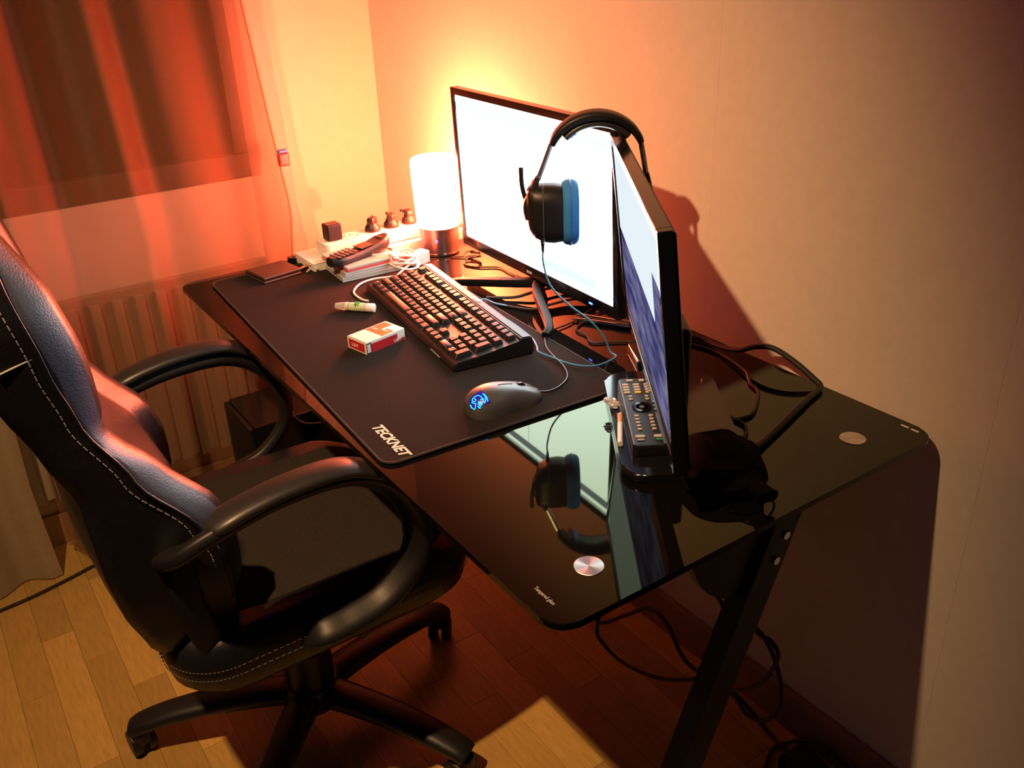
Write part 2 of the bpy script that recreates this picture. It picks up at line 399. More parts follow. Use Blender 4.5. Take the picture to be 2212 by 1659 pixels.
obj('logo_plate', prism(rr(.03, .006, .003, 4), 0, .0004), M_print, KB, (.02, KD / 2 - .013, kz(KD / 2) + .0042))
obj('front_lettering', box(.125, .165, -.0004, .0004, -.001, .001), M_legend, KB, (0, -KD / 2 - .0002, .0055))

# ================================================================== mouse
MO = thing('computer_mouse', 'dark grey gaming mouse with a glowing blue emblem on the desk mat', 'mouse', (.897, .236, PZ), R(-2.))
def mh(t):   # height along the length, t from -.062 (palm) to .062 (buttons)
    u = (t + .062) / .124
    return .0365 * max(0, math.sin(math.pi * min(1, (u * .93 + .035)) ** .72)) ** .62 * (1 - .22 * u) + .002
def mw(t):
    u = (t + .062) / .124
    return (.0325 * max(.0, 1 - abs(2 * u - 1) ** 4.5) ** .4) * (1 - .10 * math.exp(-((u - .62) / .16) ** 2)) + .0015
rings = []
NT = 40
for i in range(NT + 1):
    t = -.062 + .124 * (0.5 - .5 * math.cos(math.pi * i / NT)); hh, ww = mh(t), mw(t)
    rings.append([(ww * math.copysign(abs(math.cos(a)) ** .72, math.cos(a)), t, max(0, hh * math.copysign(abs(math.sin(a)) ** .8, math.sin(a)))) if math.sin(a) >= 0 else (ww * math.cos(a) * .96, t, .0) for a in [math.pi * 2 * k / 28 for k in range(28)]])
obj('shell', loft(rings), M_grey, MO, ang=60)
obj('scroll_wheel', xform(lathe([(.007, -.003), (.0105, -.0025), (.0105, .0025), (.007, .003)], 24), Matrix.Rotation(R(90), 4, 'Y')), M_plast, MO, (0, .030, mh(.030) - .0075))
obj('button_split', tube([(0, t, mh(t) + .0002) for t in (.058, .052, .044)], .0006, 3, 6), M_plast, MO)
obj('button_split', tube([(0, t, mh(t) + .0002) for t in (.017, .008, 0, -.008)], .0006, 3, 6), M_plast, MO)
def msurf(t, s, up=.0006):
    k = min(.999, abs(s) / mw(t)) ; a = math.acos(k ** (1 / .72)); return (s, t, mh(t) * math.sin(a) ** .8 + up)
LOGO = {'p1': [(0.0089, -0.04, 0.0329), (0.015, -0.0398, 0.0316), (0.0197, -0.0414, 0.0291), (0.0226, -0.045, 0.0251), (0.0195, -0.0456, 0.0271), (0.0177, -0.0441, 0.029), (0.0155, -0.0481, 0.0281)],
  'p2': [(0.0171, -0.0444, 0.0289), (0.0105, -0.045, 0.0307), (0.006, -0.0468, 0.0306), (0.0046, -0.05, 0.0292), (0.0038, -0.0543, 0.0264), (0.0064, -0.0565, 0.0244), (0.0107, -0.0545, 0.025), (0.0096, -0.0524, 0.027), (0.0062, -0.053, 0.027)],
  'p3': [(0.0066, -0.0581, 0.0225), (0.0132, -0.0561, 0.0227), (0.0149, -0.0562, 0.0216), (0.0156, -0.0586, 0.0157), (0.01, -0.0604, 0.0164), (0.0066, -0.0605, 0.0194)],
  'b1': [(0.0154, -0.0514, 0.026), (0.0223, -0.0492, 0.0226)],
  'b2': [(0.0168, -0.053, 0.0239), (0.022, -0.0511, 0.0205)],
  'b3': [(0.0183, -0.0547, 0.0207), (0.0225, -0.0528, 0.0181)],
  'p5': [(0.0106, -0.039, 0.0327), (0.0188, -0.0389, 0.0304), (0.0238, -0.0402, 0.026)]}
log = obj('emblem_window', loft([[tuple(a + b_ for a, b_ in zip(msurf(t, s, .0009), (.0004, -.0010, 0))) for s, t in [(q * mw(tt), tt) for q in (.0, .15, .3, .45, .6, .72, .8)]] for tt in (-.0598, -.0585, -.057, -.055, -.0525, -.049, -.045, -.041, -.037)], False, False), M_logob, MO)
for k_, v_ in LOGO.items(): obj('emblem_line', tube([(a + .0006, b_ - .0008, c + .0008) for a, b_, c in v_], .00085 if k_[0] == 'p' else .0010, 4, 6), M_logo, log)
# ================================================================== monitors
def monitor(name, label, origin, yaw, tilt, sw, sh, bz, bb):
    """origin: bottom left corner of the screen; local x right, y out of the back, z up"""
    m = thing(name, label, 'monitor', origin, rot=(0, 0, yaw))
    return m, Matrix.Rotation(tilt, 4, 'X')
SW, SH = .521, .293
M1, T1 = monitor('monitor', 'black monitor with a bright white screen standing beside the lamp', (.301, .545, .789), -.05, .027, SW, SH, .014, .022)
def mon_parts(m, T, sw, sh, bz, bb, thick=.016):
    b = bmesh.new()
    box(-bz, 0, -.003, thick, -bb, sh + bz, .0015, bm=b); box(sw, sw + bz, -.003, thick, -bb, sh + bz, .0015, bm=b)
    box(-.0005, sw + .0005, -.003, thick, sh, sh + bz, .0015, bm=b); box(-.0005, sw + .0005, -.003, thick, -bb, 0, .0015, bm=b)
    obj('bezel', xform(b, T), M_gloss, m)
    b = box(-bz + .003, sw + bz - .003, .004, thick + .004, -bb + .003, sh + bz - .003, .003)
    box(sw * .28, sw * .66, thick, thick + .016, sh * .1, sh * .42, .007, 3, bm=b)
    obj('back_cover', xform(b, T), M_plast, m)
def quad(b, x0, x1, z0, z1, y, mi):
    f = b.faces.new([b.verts.new(v) for v in ((x0, y, z0), (x1, y, z0), (x1, y, z1), (x0, y, z1))]); f.material_index = mi
mon_parts(M1, T1, SW, SH, .014, .022)
b = bmesh.new(); quad(b, 0, SW, 0, SH, .0005, 0)
obj('screen', xform(b, T1), M_scrw, M1, smooth=False)
b = bmesh.new(); yq = .0002
quad(b, 0, SW, .0115, .0150, yq, 4); quad(b, .10, .26, .0118, .0147, yq - .0001, 1); quad(b, 0, .265, .0215, .0238, yq, 4)
quad(b, .300, .470, .0150, .0300, yq, 3); quad(b, .470, .525, .0140, .0150, yq - .0001, 2); quad(b, 0, .3, .0150, .0157, yq, 2)
quad(b, .002, .010, SH - .034, SH - .022, yq, 3)
for k in range(14):
    z_ = .034 + k * .0055; quad(b, .02, .05 + .15 * random.random(), z_, z_ + .0012, yq, 4)
quad(b, .01, .235, .112, .116, yq, 2); quad(b, .01, .235, .118, .1195, yq, 4)
for k in range(9):
    z_ = .125 + k * .0065; quad(b, .02, .06 + .15 * random.random(), z_, z_ + .0012, yq, 4)
quad(b, .238, .2395, .03, SH - .03, yq, 4)
quad(b, 0, SW, SH - .030, SH - .0135, yq - .0001, 2); quad(b, 0, SW, SH - .0045, SH - .0015, yq, 4)
for k in range(22):
    z_ = SH - .045 - k * .0062; quad(b, .01, .08 + .13 * random.random(), z_, z_ + (.0042 if k % 7 == 3 else .0017), yq, 2 if k % 7 == 3 else 4)
for k in range(5): quad(b, .012 + .006 * k, .0165 + .006 * k, SH - .032, SH - .0305, yq, 4)
obj('screen_page', xform(b, T1), [M_scrw, M_scrg, M_scrd, M_scrb, M_scrl], M1, smooth=False)
text('acer', .0115, M_print, M1, tuple(T1 @ Vector((.255, -.0033, -.0150))), (R(90) + .027, 0, 0), .0001, .0002, align='CENTER')
obj('power_led', xform(box(.452, .462, -.0036, -.003, -.0150, -.0120), T1), M_led, M1)
# stand: neck and spread V feet
zb = H - .789
obj('neck', box(SW / 2 - .022, SW / 2 + .022, .012, .034, zb + .03, .09, .006, 3), M_gloss, M1)
def bar(pts, w0, h0, n=6, sc=None): return sweep(spline(pts, n), [(w0 * a, h0 * c) for a, c in rr(2, 2, .5, 2)], scale=sc)
cx = SW / 2
obj('foot', bar([(cx, .022, zb + .034), (cx + .03, -.01, zb + .030), (cx + .155, -.065, zb + .016), (cx + .178, -.088, zb + .0085)], .008, .0085, sc=lambda t: 1.25 - .40 * t), M_matte, M1)
obj('foot', bar([(cx, .022, zb + .034), (cx - .03, -.01, zb + .030), (cx - .14, -.075, zb + .014), (cx - .165, -.095, zb + .0085)], .008, .0085, sc=lambda t: 1.25 - .40 * t), M_matte, M1)
obj('foot', bar([(cx - .1, .075, zb + .0085), (cx - .04, .05, zb + .022), (cx, .03, zb + .034), (cx + .04, .05, zb + .022), (cx + .1, .075, zb + .0085)], .008, .0085), M_plast, M1)

Y2 = -.602
M2, T2 = monitor('monitor', 'black monitor seen edge-on, turned toward the chair, headset hooked on its top corner', (.8575, .516, .805), Y2, .1, .493, .27, .014, .02)
SW2, SH2 = .493, .268
mon_parts(M2, T2, SW2, SH2, .014, .02, .014)
wp = bpy.data.materials.new('screen_wallpaper'); wp.use_nodes = True; nt = wp.node_tree; nt.nodes.clear()
tc = nt.nodes.new('ShaderNodeTexCoord'); mp = nt.nodes.new('ShaderNodeMapping'); mp.inputs['Scale'].default_value = (3, 1, 14); mp.inputs['Rotation'].default_value = (0, R(38), 0)
nz = nt.nodes.new('ShaderNodeTexNoise'); nz.inputs['Scale'].default_value = 3.2; nz.inputs['Detail'].default_value = 5
cr = nt.nodes.new('ShaderNodeValToRGB'); cr.color_ramp.elements[0].position = .35; cr.color_ramp.elements[0].color = (.035, .03, .16, 1); cr.color_ramp.elements[1].position = .7; cr.color_ramp.elements[1].color = (.30, .30, .55, 1)
em = nt.nodes.new('ShaderNodeEmission'); em.inputs[1].default_value = .65; om = nt.nodes.new('ShaderNodeOutputMaterial')
for a_, b_ in ((tc.outputs['Object'], mp.inputs[0]), (mp.outputs[0], nz.inputs['Vector']), (nz.outputs['Fac'], cr.inputs[0]), (cr.outputs[0], em.inputs[0]), (em.outputs[0], om.inputs[0])): nt.links.new(a_, b_)
M_scr2 = emat('screen_white_dim', (.84, .94, 1.0), .95)
b = bmesh.new(); quad(b, 0, SW2, 0, SH2, .0005, 0); obj('screen', xform(b, T2), wp, M2, smooth=False)
b = bmesh.new(); quad(b, .0, .40, .135, SH2, .0002, 0); quad(b, .40, SW2, .20, SH2, .0002, 0); quad(b, .002, .018, SH2 - .016, SH2 - .002, 0, 1)
quad(b, 0, SW2, 0, .010, .0002, 2)
obj('screen_window', xform(b, T2), [M_scr2, M_scrb, M_dark], M2, smooth=False)
zb = H - .805; cx = SW2 / 2 + .01
obj('base', prism(rr(.31, .17, .03, 6, cx + .01, .035), zb, zb + .014, .005, 3), M_gloss, M2)
b = box(cx - .035, cx + .035, .03, .055, zb + .012, .075, .008, 3); obj('neck', b, M_plast, M2)
# ================================================================== headset
n2 = Vector((-.566, -.824, 0))
HS = thing('headset', 'black headset with blue ear pads hanging over the monitor corner', 'headset', (.853, .478, 1.079), rot=(0, .0, math.atan2(n2.y, n2.x)))
# local x = out in front of the second screen, y across, z up
ca = .020
def band(r0, zc, ang0, ang1, k=1.0): return [Vector((ca + r0 * math.sin(R(t)), 0, zc + k * r0 * math.cos(R(t)))) for t in range(ang0, ang1 + 1, 6)]
sec_b = [(.021 * a, .0075 * c) for a, c in rr(2, 2, .6, 3)]
obj('headband', sweep(band(.071, -.020, -72, 72, .85), sec_b, up=Vector((0, 1, 0)).cross(Vector((1, 0, 0))), scale=lambda t: .66 + .34 * math.sin(math.pi * t) ** .6), M_plast, HS)
obj('band_cushion', sweep(band(.0585, -.020, -54, 54, .85), [(.018 * a, .0065 * c) for a, c in rr(2, 2, .8, 3)]), M_soft, HS)
obj('cushion_trim', sweep(band(.0555, -.0205, 36, 52, .85), [(.0175 * a, .0045 * c) for a, c in rr(2, 2, .8, 3)]), M_bluep, HS)
for s in (1, -1):
    X = (lambda v: ca + v - .007) if s > 0 else (lambda v: ca - .050 - (v - .035) * .45)
    obj('slider', sweep(spline([(ca + s * .067, 0, .003), (X(.086), 0, -.028), (X(.097), 0, -.055)], 5), circ(.0042, 8)), M_alu, HS)
    obj('arm', sweep(spline([(X(.097), 0, -.050), (X(.107), .0, -.075), (X(.114), .0, -.094), (X(.110), 0, -.112)], 5), [(.0165 * a, .0085 * c) for a, c in rr(2, 2, .8, 3)], scale=lambda t: .45 + .75 * t), M_plast, HS)
    obj('arm_glint_trim', sweep(spline([(X(.103), -.004, -.055), (X(.1135), -.007, -.078), (X(.120), -.010, -.098)], 5), circ(.0022, 6)), M_redp if s > 0 else M_bluep, HS)  # front strip paints the lamp's red reflection on the black arm; rear strip blue
    # ear cup: rounded shell lofted outward along x
    b = bmesh.new(); rg = []
    for xo, sc, zs in ((.060, .96, 0), (.074, 1.0, 0), (.090, .98, .001), (.103, .90, .004), (.112, .74, .009), (.1155, .52, .013)):
        rg.append([(X(xo), y_ * sc, -.108 + z_ * sc + zs) for y_, z_ in rr(.068, .092, .026, 5)])
    loft(rg, bm=b); cup = obj('ear_cup', b, M_plast, HS)
    obj('cup_seam', tube([(X(.0905), y_, -.108 + z_) for y_, z_ in rr(.068, .092, .026, 4)], .0012, 0, 6, closed=True), M_grey, cup)
    obj('cup_band', sweep(spline([(X(.1020), -.024, -.134), (X(.106), -.008, -.138), (X(.106), .008, -.138), (X(.1020), .024, -.134)], 5), circ(.0035, 6)), M_bluep, cup)
    b = bmesh.new(); rg = []
    for k in range(13):
        a = 2 * math.pi * k / 12
        rg.append([(X(.048 + .013 * math.sin(a)), y_ * (1 + .20 * math.cos(a) - .12), -.108 + z_ * (1 + .16 * math.cos(a) - .10)) for y_, z_ in rr(.070, .096, .03, 5)])
    loft(rg, caps=False, bm=b); padp = obj('ear_pad', b, M_blue, HS, ang=180)
    obj('pad_seam', tube([(X(.048), y_ * 1.085, -.108 + z_ * 1.065) for y_, z_ in rr(.070, .096, .03, 5)], .0012, 0, 6, closed=True), M_bluep, padp)
obj('microphone_boom', tube([(ca + .104, -.014, -.100), (ca + .1115, -.018, -.085), (ca + .1155, -.021, -.065), (ca + .1160, -.022, -.040)], .0038, 5, 8), M_plast, HS)
obj('cable_boot', tube([(ca + .085, 0, -.152), (ca + .085, 0, -.160), (ca + .085, 0, -.172)], .0035, 4, 8, scale=lambda t: 1.15 - .6 * t), M_plast, HS)
cab_w = [(.800, .40, .850), (.815, .425, .815), (.832, .455, .785), (.846, .475, .755), (.856, .482, .7275), (.877, .477, .7268), (.887, .440, .728), (.88, .415, .729), (.854, .397, .729), (.813, .389, .729), (.783, .385, .729), (.765, .395, .729), (.735, .408, .729), (.70, .415, .729), (.65, .422, .729), (.592, .425, .729), (.544, .432, .729), (.519, .438, .730), (.521, .448, .730), (.548, .452, .729), (.572, .462, .729)]
bpy.context.view_layer.update(); inv = HS.matrix_world.inverted()
start = [(ca + .085, 0, -.171), (ca + .085, 0, -.19)]
obj('cable', tube(start + [tuple(inv @ Vector(p)) for p in cab_w], .0016, 6, 6), M_bcable, HS)

# ================================================================== table lamp
LP = thing('table_lamp', 'cylindrical table lamp glowing white on a silver base', 'lamp', (.177, .547, H))
obj('base', lathe([(.040, 0), (.0425, .002), (.0445, .058), (.046, .060), (.046, .064), (.03, .064)], 48), M_alu, LP)
obj('touch_ring', lathe([(.0428, .004), (.0433, .005), (.0433, .0065), (.0428, .0075)], 48), M_chrome, LP)
M_shade = mat('lamp_shade_glow', (.9, .8, .7), .5, emit=(1, .128, .05), es=262, noise=(20, .02))
obj('shade', lathe([(.044, .064), (.0485, .066), (.054, .205), (.0525, .212), (.048, .215)], 48), M_shade, LP)
obj('indicator', box(-.0015, .0015, -.001, .001, 0, .007), M_ledv, LP, (.0350, -.0278, .034), (0, 0, R(50)))

# ================================================================== cigarette pack
CP = thing('cigarette_pack', 'white and red cigarette pack on the desk mat beside the keyboard', 'cigarette pack', (.566, .188, PZ), R(12))
# local y = long axis, x = width
obj('box', box(-.0265, .0265, -.0435, .0435, 0, .0225, .0012, 2), M_paper, CP)
obj('warning_label', box(-.0245, .0245, -.0420, -.006, .0225, .0228), M_print, CP)
b = box(-.0235, .0235, -.0050, .013, .0225, .0227); box(-.0235, -.002, .013, .0385, .0225, .0227, bm=b); box(.004, .0235, .013, .022, .0225, .0227, bm=b)
obj('front_print', b, M_orange, CP)
for x_, y_ in ((-.0185, .006), (.0035, .012)):
    for k in range(2): obj('print_line', box(x_, x_ + .013, y_ + k * .0032, y_ + k * .0032 + .0014, .0227, .0229), M_paper, CP)
obj('label_border', box(-.0255, .0255, -.0058, -.0052, .0225, .0229), M_dark, CP)
obj('label_border', box(-.0255, .0255, -.0428, -.0422, .0225, .0229), M_dark, CP)
obj('side_print', box(.0265, .0267, -.032, .026, .001, .0175), M_red, CP)
obj('side_print', box(.0265, .0267, .027, .042, .001, .0065), M_red, CP)
obj('barcode_frame', box(.0265, .0268, -.0425, -.032, .001, .0205), M_dark, CP)
obj('barcode', box(.0268, .0270, -.0412, -.034, .003, .0185), M_print, CP)
text('L&M', .0085, M_paper, CP, (.0268, .0175, .0035), (R(90), 0, R(90)), .0001, .0001, name='lettering')
obj('end_print', box(-.022, .022, -.0437, -.0435, .003, .019), M_red, CP)
text('L&M', .0095, M_paper, CP, (-.014, -.0438, .0075), (R(90), 0, 0), .0001, 0, name='lettering')
# ================================================================== glue tube
TB = thing('tube', 'small white and green tube lying on the desk mat', 'tube', (.400, .226, PZ + .0088), rot=(0, 0, math.atan2(.052, .058)))
M90 = Matrix.Rotation(R(90), 4, 'Y')
obj('cap', xform(lathe([(.0045, -.041), (.006, -.040), (.0082, -.022), (.0082, -.019)], 24), M90), M_clear, TB)
obj('body', xform(lathe([(.0085, -.019), (.0087, .026)], 24), M90), M_paper, TB)
obj('crimp', xform(lathe([(.0088, .026), (.0088, .039), (.0080, .040)], 24), M90), M_paper, TB)
obj('label_band', xform(lathe([(.0087, -.0185), (.0089, -.0185), (.0089, -.0145), (.0087, -.0145)], 24), M90), M_pgreen, TB)
obj('label_band', xform(lathe([(.0087, -.008), (.0089, -.008), (.0089, .019), (.0087, .019)], 24), M90), M_pgreen, TB)
for x0_, x1_ in ((-.0125, -.012), (-.0105, -.010), (.0205, .021), (.0235, .024)): obj('label_line', xform(lathe([(.0087, x0_), (.009, x0_), (.009, x1_), (.0087, x1_)], 24), M90), M_dark, TB)
for k, a0 in enumerate((15, 45, 75)):
    pts = [(.0 + .011 * (t - .5) * (1 if k == 1 else .7) + .006, -.0092 * math.sin(R(a0 - 60 + 35 * t)) - .0, .0092 * math.cos(R(a0 - 60 + 35 * t))) for t in (0, .5, 1)]
    obj('leaf_print', tube(pts, .0016, 4, 6), M_green, TB)
obj('leaf_print', tube([(.001, -.0050, .0076), (.004, -.0068, .006), (.004, -.0082, .0042)], .0010, 4, 6), M_dark, TB)

# ================================================================== far end clutter
WB = thing('wallet', 'folded dark leather wallet on the far corner of the desk mat', 'wallet', (.094, .180, PZ), R(8))
WB.scale = (.86, .88, .9)
obj('lower_flap', box(-.046, .046, -.052, .052, 0, .007, .003, 3), M_wallet, WB)
obj('upper_flap', box(-.046, .045, -.051, .051, .0082, .0165, .0035, 3), M_wallet, WB)
obj('fold', sweep([Vector((-.045, y_, .0083)) for y_ in (-.05, 0, .05)], [(.008 * math.sin(t), .008 * math.cos(t)) for t in [k * math.pi / 6 for k in range(12)]]), M_wallet, WB)
KR = thing('key_ring', 'bunch of brass and silver keys on a ring beside the phone', 'keys', (.108, .262, PZ))
obj('ring', tube([(.012 * math.cos(t) - .03, .012 * math.sin(t) + .012, .003) for t in [k * math.pi / 6 for k in range(12)]], .001, 3, 6, closed=True), M_chrome, KR)
for k, (a0, m_, z_) in enumerate(((-35, M_chrome, .001), (-8, M_brass, .0035), (-60, M_brass, .006))):
    b = prism(rr(.019, .017, .008, 5, .0095, 0), 0, .002, .0004); prism([(.018, -.0035), (.048, -.0035), (.051, 0), (.047, .0028), (.043, .0018), (.039, .0035), (.033, .002), (.018, .0035)], 0, .002, bm=b)
    obj('key_blade', b, m_, KR, (-.020, .008, z_), (0, 0, R(a0)))
obj('chain', tube([(-.022, .004, .004), (-.010, .0, .007), (.0, -.004, .009), (.006, -.006, .009)], .0018, 4, 6), M_chrome, KR)
KF = thing('key_fob', 'small black key fob at the far desk edge beside the wallet', 'key fob', (.022, .268, H), R(60))
obj('shell', prism(rr(.055, .026, .010, 5), 0, .011, .003, 2), M_gloss, KF)
for k in range(3): obj('fob_button', prism(rr(.008, .012, .003, 3, -.014 + .013 * k, 0), .011, .0122), M_grey, KF)
BX = thing('cardboard_box', 'flat white cardboard box under the power strip', 'box', (.078, .452, H))
obj('carton', box(-.052, .052, -.195, .195, 0, .021, .001, 2), M_paper, BX); obj('lid_flap', box(-.053, .053, -.196, -.12, .0212, .022), M_paper, BX)
PS = thing('power_strip', 'white power strip with black plugs lying along the far desk edge', 'power strip', (.080, .468, H + .0222))
obj('housing', prism(rr(.062, .34, .010, 4), 0, .0285, .003, 2), M_white, PS)
SOC = (-.138, -.088, -.040, .008, .055, .103)
for k, y_ in enumerate(SOC):
    s_ = obj('socket', lathe([(.0205, .0285), (.0205, .0292), (.0185, .0292), (.0180, .0287)], 32), M_white, PS, (0, y_, 0))
    for dx in (-.0095, .0095): obj('pin_hole', lathe([(.0024, .0288), (.0024, .0294)], 12), M_dark, s_, (dx * .7, dx * .7, 0))
obj('switch', box(-.008, .008, .135, .152, .0285, .033, .002), M_redp, PS)
obj('mains_cable', tube([(0, .168, .014), (-.01, .185, .012), (-.045, .19, .0), (-.10, .188, -.03), (-.12, .185, -.12), (-.125, .18, -.4), (-.125, .16, -.70), (-.12, .1, -.737)], .004, 6, 8), M_wcable, PS)
plug_lab = {0: 'square black plug adapter at the near-curtain end of the power strip', 2: 'black round plug second from the square adapter on the power strip', 3: 'black round plug in the middle of the power strip row', 4: 'black round plug on the power strip closest to the lamp'}
pz = H + .0222 + .0295
for k, lb in plug_lab.items():
    y_ = .468 + SOC[k]
    p = thing('plug', lb, 'plug', (.080, y_, pz), group='black plugs on the power strip')
    if k == 0:
        obj('adapter_body', box(-.017, .017, -.017, .017, 0, .036, .003, 3), M_plast, p); obj('collar', lathe([(.0165, -.0001), (.0165, .003)], 24), M_plast, p)
    else:
        obj('plug_base', lathe([(.0175, 0), (.0180, .003), (.0165, .010), (.0125, .014), (.0115, .018)], 28), M_plast, p)
        obj('plug_grip', xform(box(-.0085, .0085, -.012, .014, .014, .031, .005, 3), Matrix.Rotation(R(20 * k), 4, 'Z')), M_plast, p)
        a = R(100 + 25 * k)
        obj('plug_cord', tube([(.010 * math.cos(a), .010 * math.sin(a), .024), (.024 * math.cos(a), .024 * math.sin(a), .026), (-.034, .012, .012), (-.045, .012, -.03), (-.115, .012, -.10), (-.13, .012, -.45)], .003, 5, 6), M_cable, p)
CD = []
cdlab = ('clear disc case at the bottom of the stack under the phone', 'clear disc case with a red sleeve, second from the bottom under the phone', 'red-tinted disc case on top of the stack, directly under the phone')
for k in range(3):
    c = thing('disc_case', cdlab[k], 'disc case', (.178 - .002 * k, .350 + .003 * k, PZ + k * .0102), R(-4 + 3 * k), 'disc cases under the phone')
    obj('tray', box(-.0625, .0625, -.070, .070, 0, .0045, .001), M_clear if k < 2 else M_redp, c)
    obj('cover', box(-.0625, .0625, -.070, .070, .0049, .0100, .001), M_clear, c)
    obj('booklet', box(-.058, .058, -.064, .064, .0045, .0049), M_paper if k != 1 else M_redp, c); CD.append(c)
PH = thing('cordless_phone', 'dark cordless phone handset lying on the disc cases', 'phone', (.192, .338, PZ + .0306), rot=(0, 0, R(14)))
b = bmesh.new(); rg = []
for t in range(15):
    u = t / 14; y_ = -.078 + .156 * u; w_ = .0235 * (1 - .14 * math.sin(math.pi * u)) * min(1, (.25 + 6 * min(u, 1 - u)) ** .5); hgt = .020 + .008 * u - .006 * math.sin(math.pi * u); z0 = .0006 + .006 * u * u
    rg.append([(x_, y_, z0 + hgt / 2 + z_) for x_, z_ in rr(2 * w_, hgt, .008, 3)])
loft(rg, bm=b); obj('handset', b, M_plast, PH)
for r_ in range(5):
    for c_ in range(3): obj('phone_key', prism(rr(.0105, .007, .002, 2), 0, .0016, .0004), M_grey, PH, (-.013 + .013 * c_, -.062 + .0105 * r_, .0195 + .0006 * r_))
obj('display', box(-.016, .016, -.002, .032, .0205, .0222, .001), M_gloss, PH, (0, 0, .0015), (R(3), 0, 0))
obj('earpiece', box(-.010, .010, .055, .060, .0315, .0325), M_gloss, PH)
WC = thing('charging_cable', 'tangled white charging cable coiled beside the lamp', 'cable', (.25, .40, PZ))
def coil(cx, cy, r0, r1, turns, z0, dz, ph=0):
    out = []
    for k in range(int(turns * 8)):
        a = ph + k * math.pi / 4; rr_ = r0 + (r1 - r0) * k / (turns * 8); out.append((cx + rr_ * math.cos(a) * 1.05, cy + rr_ * math.sin(a) * .82, z0 + dz * k / 8 + .004 * math.sin(a * 1.7)))
    return out
cpts = [(.121, -.132, .0022), (.103, -.139, .0022), (.058, -.134, .0022), (.026, -.104, .004), (.022, -.072, .006), (.035, -.04, .007), (.045, -.015, .008)] + coil(.005, .012, .038, .030, 3.2, .012, .006, -.3) + coil(-.01, .02, .034, .024, 2.2, .028, .003, 1.2) + [(.03, .03, .03), (.038, -.005, .018), (.052, -.04, .006), (.072, -.058, .0022), (.082, -.058, .0022)]
obj('cord', tube(cpts, .0021, 5, 8), M_wcable, WC)
obj('cord_loop', tube([(-.06 + .03 * math.cos(t) * 1.2, -.01 + .028 * math.sin(t), .033 + .004 * math.cos(t)) for t in [k * math.pi / 5 for k in range(10)]], .0021, 5, 8, closed=True), M_wcable, WC)
obj('connector', box(-.004, .004, -.008, .008, 0, .0065, .0015), M_wcable, WC, (.004, -.005, .032), (0, 0, R(40)))
obj('charger_block', box(-.014, .014, -.022, .022, 0, .028, .003), M_wcable, WC, (-.018, .060, 0), (0, 0, R(15)))
BC = thing('earphone_cable', 'small tangle of thin black wire between the lamp and the monitor', 'cable', (.262, .572, H))
obj('wire', tube([(-.03, -.03, .0025), (-.012, -.01, .003), (.01, .012, .006), (.03, .01, .010), (.028, -.015, .012), (.004, -.018, .010), (-.01, .004, .013), (.012, .02, .016), (.034, .004, .014), (.024, -.02, .008), (.038, -.034, .003), (.07, -.02, .0025), (.10, .012, .0025), (.15, .01, .0025), (.24, .02, .0025)], .0017, 6, 6), M_cable, BC)
obj('plug_end', tube([(-.012, .012, .010), (.004, .016, .012), (.016, .018, .013)], .004, 4, 8), M_cable, BC)

# ================================================================== behind the keyboard and under the monitors
def loose(name, label, pts, r=.0025, m=None, n=6, cat='cable'):
    return tag(obj(name, tube(pts, r, n, 8), m or M_cable, None), label, cat)
loose('monitor_cable', 'thick black cable crossing from the monitor foot behind the keyboard', [(.500, .462, H + .0045), (.515, .478, H + .0045), (.540, .507, H + .006), (.553, .545, H + .012), (.560, .60, H + .010), (.62, .64, H + .006), (.70, .65, H + .0045)], .0032)
loose('monitor_cable', 'second black cable lying beside the left monitor foot behind the keyboard', [(.545, .462, H + .0035), (.580, .478, H + .0035), (.612, .497, H + .005), (.628, .53, H + .012), (.635, .59, H + .0095), (.70, .625, H + .0045), (.78, .63, H + .0035)], .0026)
pen_l = ('silver pen under the monitor edge, the one nearer the wall', 'silver pen under the monitor edge, the one nearer the desk mat')
for k in range(2):
    p = thing('pen', pen_l[k], 'pen', (.742 + .012 * k, .572 - .012 * k, H + .0045), R(26 + 4 * k), 'silver pens')
    obj('barrel', xform(lathe([(.0012, -.066), (.0026, -.058), (.0042, -.05), (.0042, .055), (.0032, .058)], 16), M90), M_chrome, p)
    obj('clip', box(.018, .056, -.001, .001, .0042, .0056), M_chrome, p); obj('clicker', xform(lathe([(.002, .058), (.002, .066)], 12), M90), M_chrome, p)
    obj('tip', xform(lathe([(.0006, -.0685), (.0012, -.066)], 10), M90), M_gloss, p)
HB = thing('usb_hub', 'small black USB hub with blue lights under the angled monitor', 'usb hub', (.905, .512, H), R(-28))
obj('hub_case', box(-.038, .038, -.018, .018, 0, .017, .004, 3), M_gloss, HB)
for k in range(4): obj('port', box(-.032 + .017 * k, -.020 + .017 * k, -.0184, -.0180, .005, .011), M_dark, HB)
for k in range(3): obj('status_light', box(-.026 + .022 * k, -.021 + .022 * k, -.0005, .0015, .017, .0176), M_led, HB)
loose('hub_cable', 'thin black cable running from the hub toward the monitor foot', [(.870, .53, H + .006), (.845, .545, H + .003), (.819, .515, H + .0025), (.80, .488, H + .0025), (.770, .50, H + .0025), (.738, .502, H + .003), (.72, .53, H + .0025), (.70, .60, H + .0025), (.74, .64, H + .0025)], .0018)
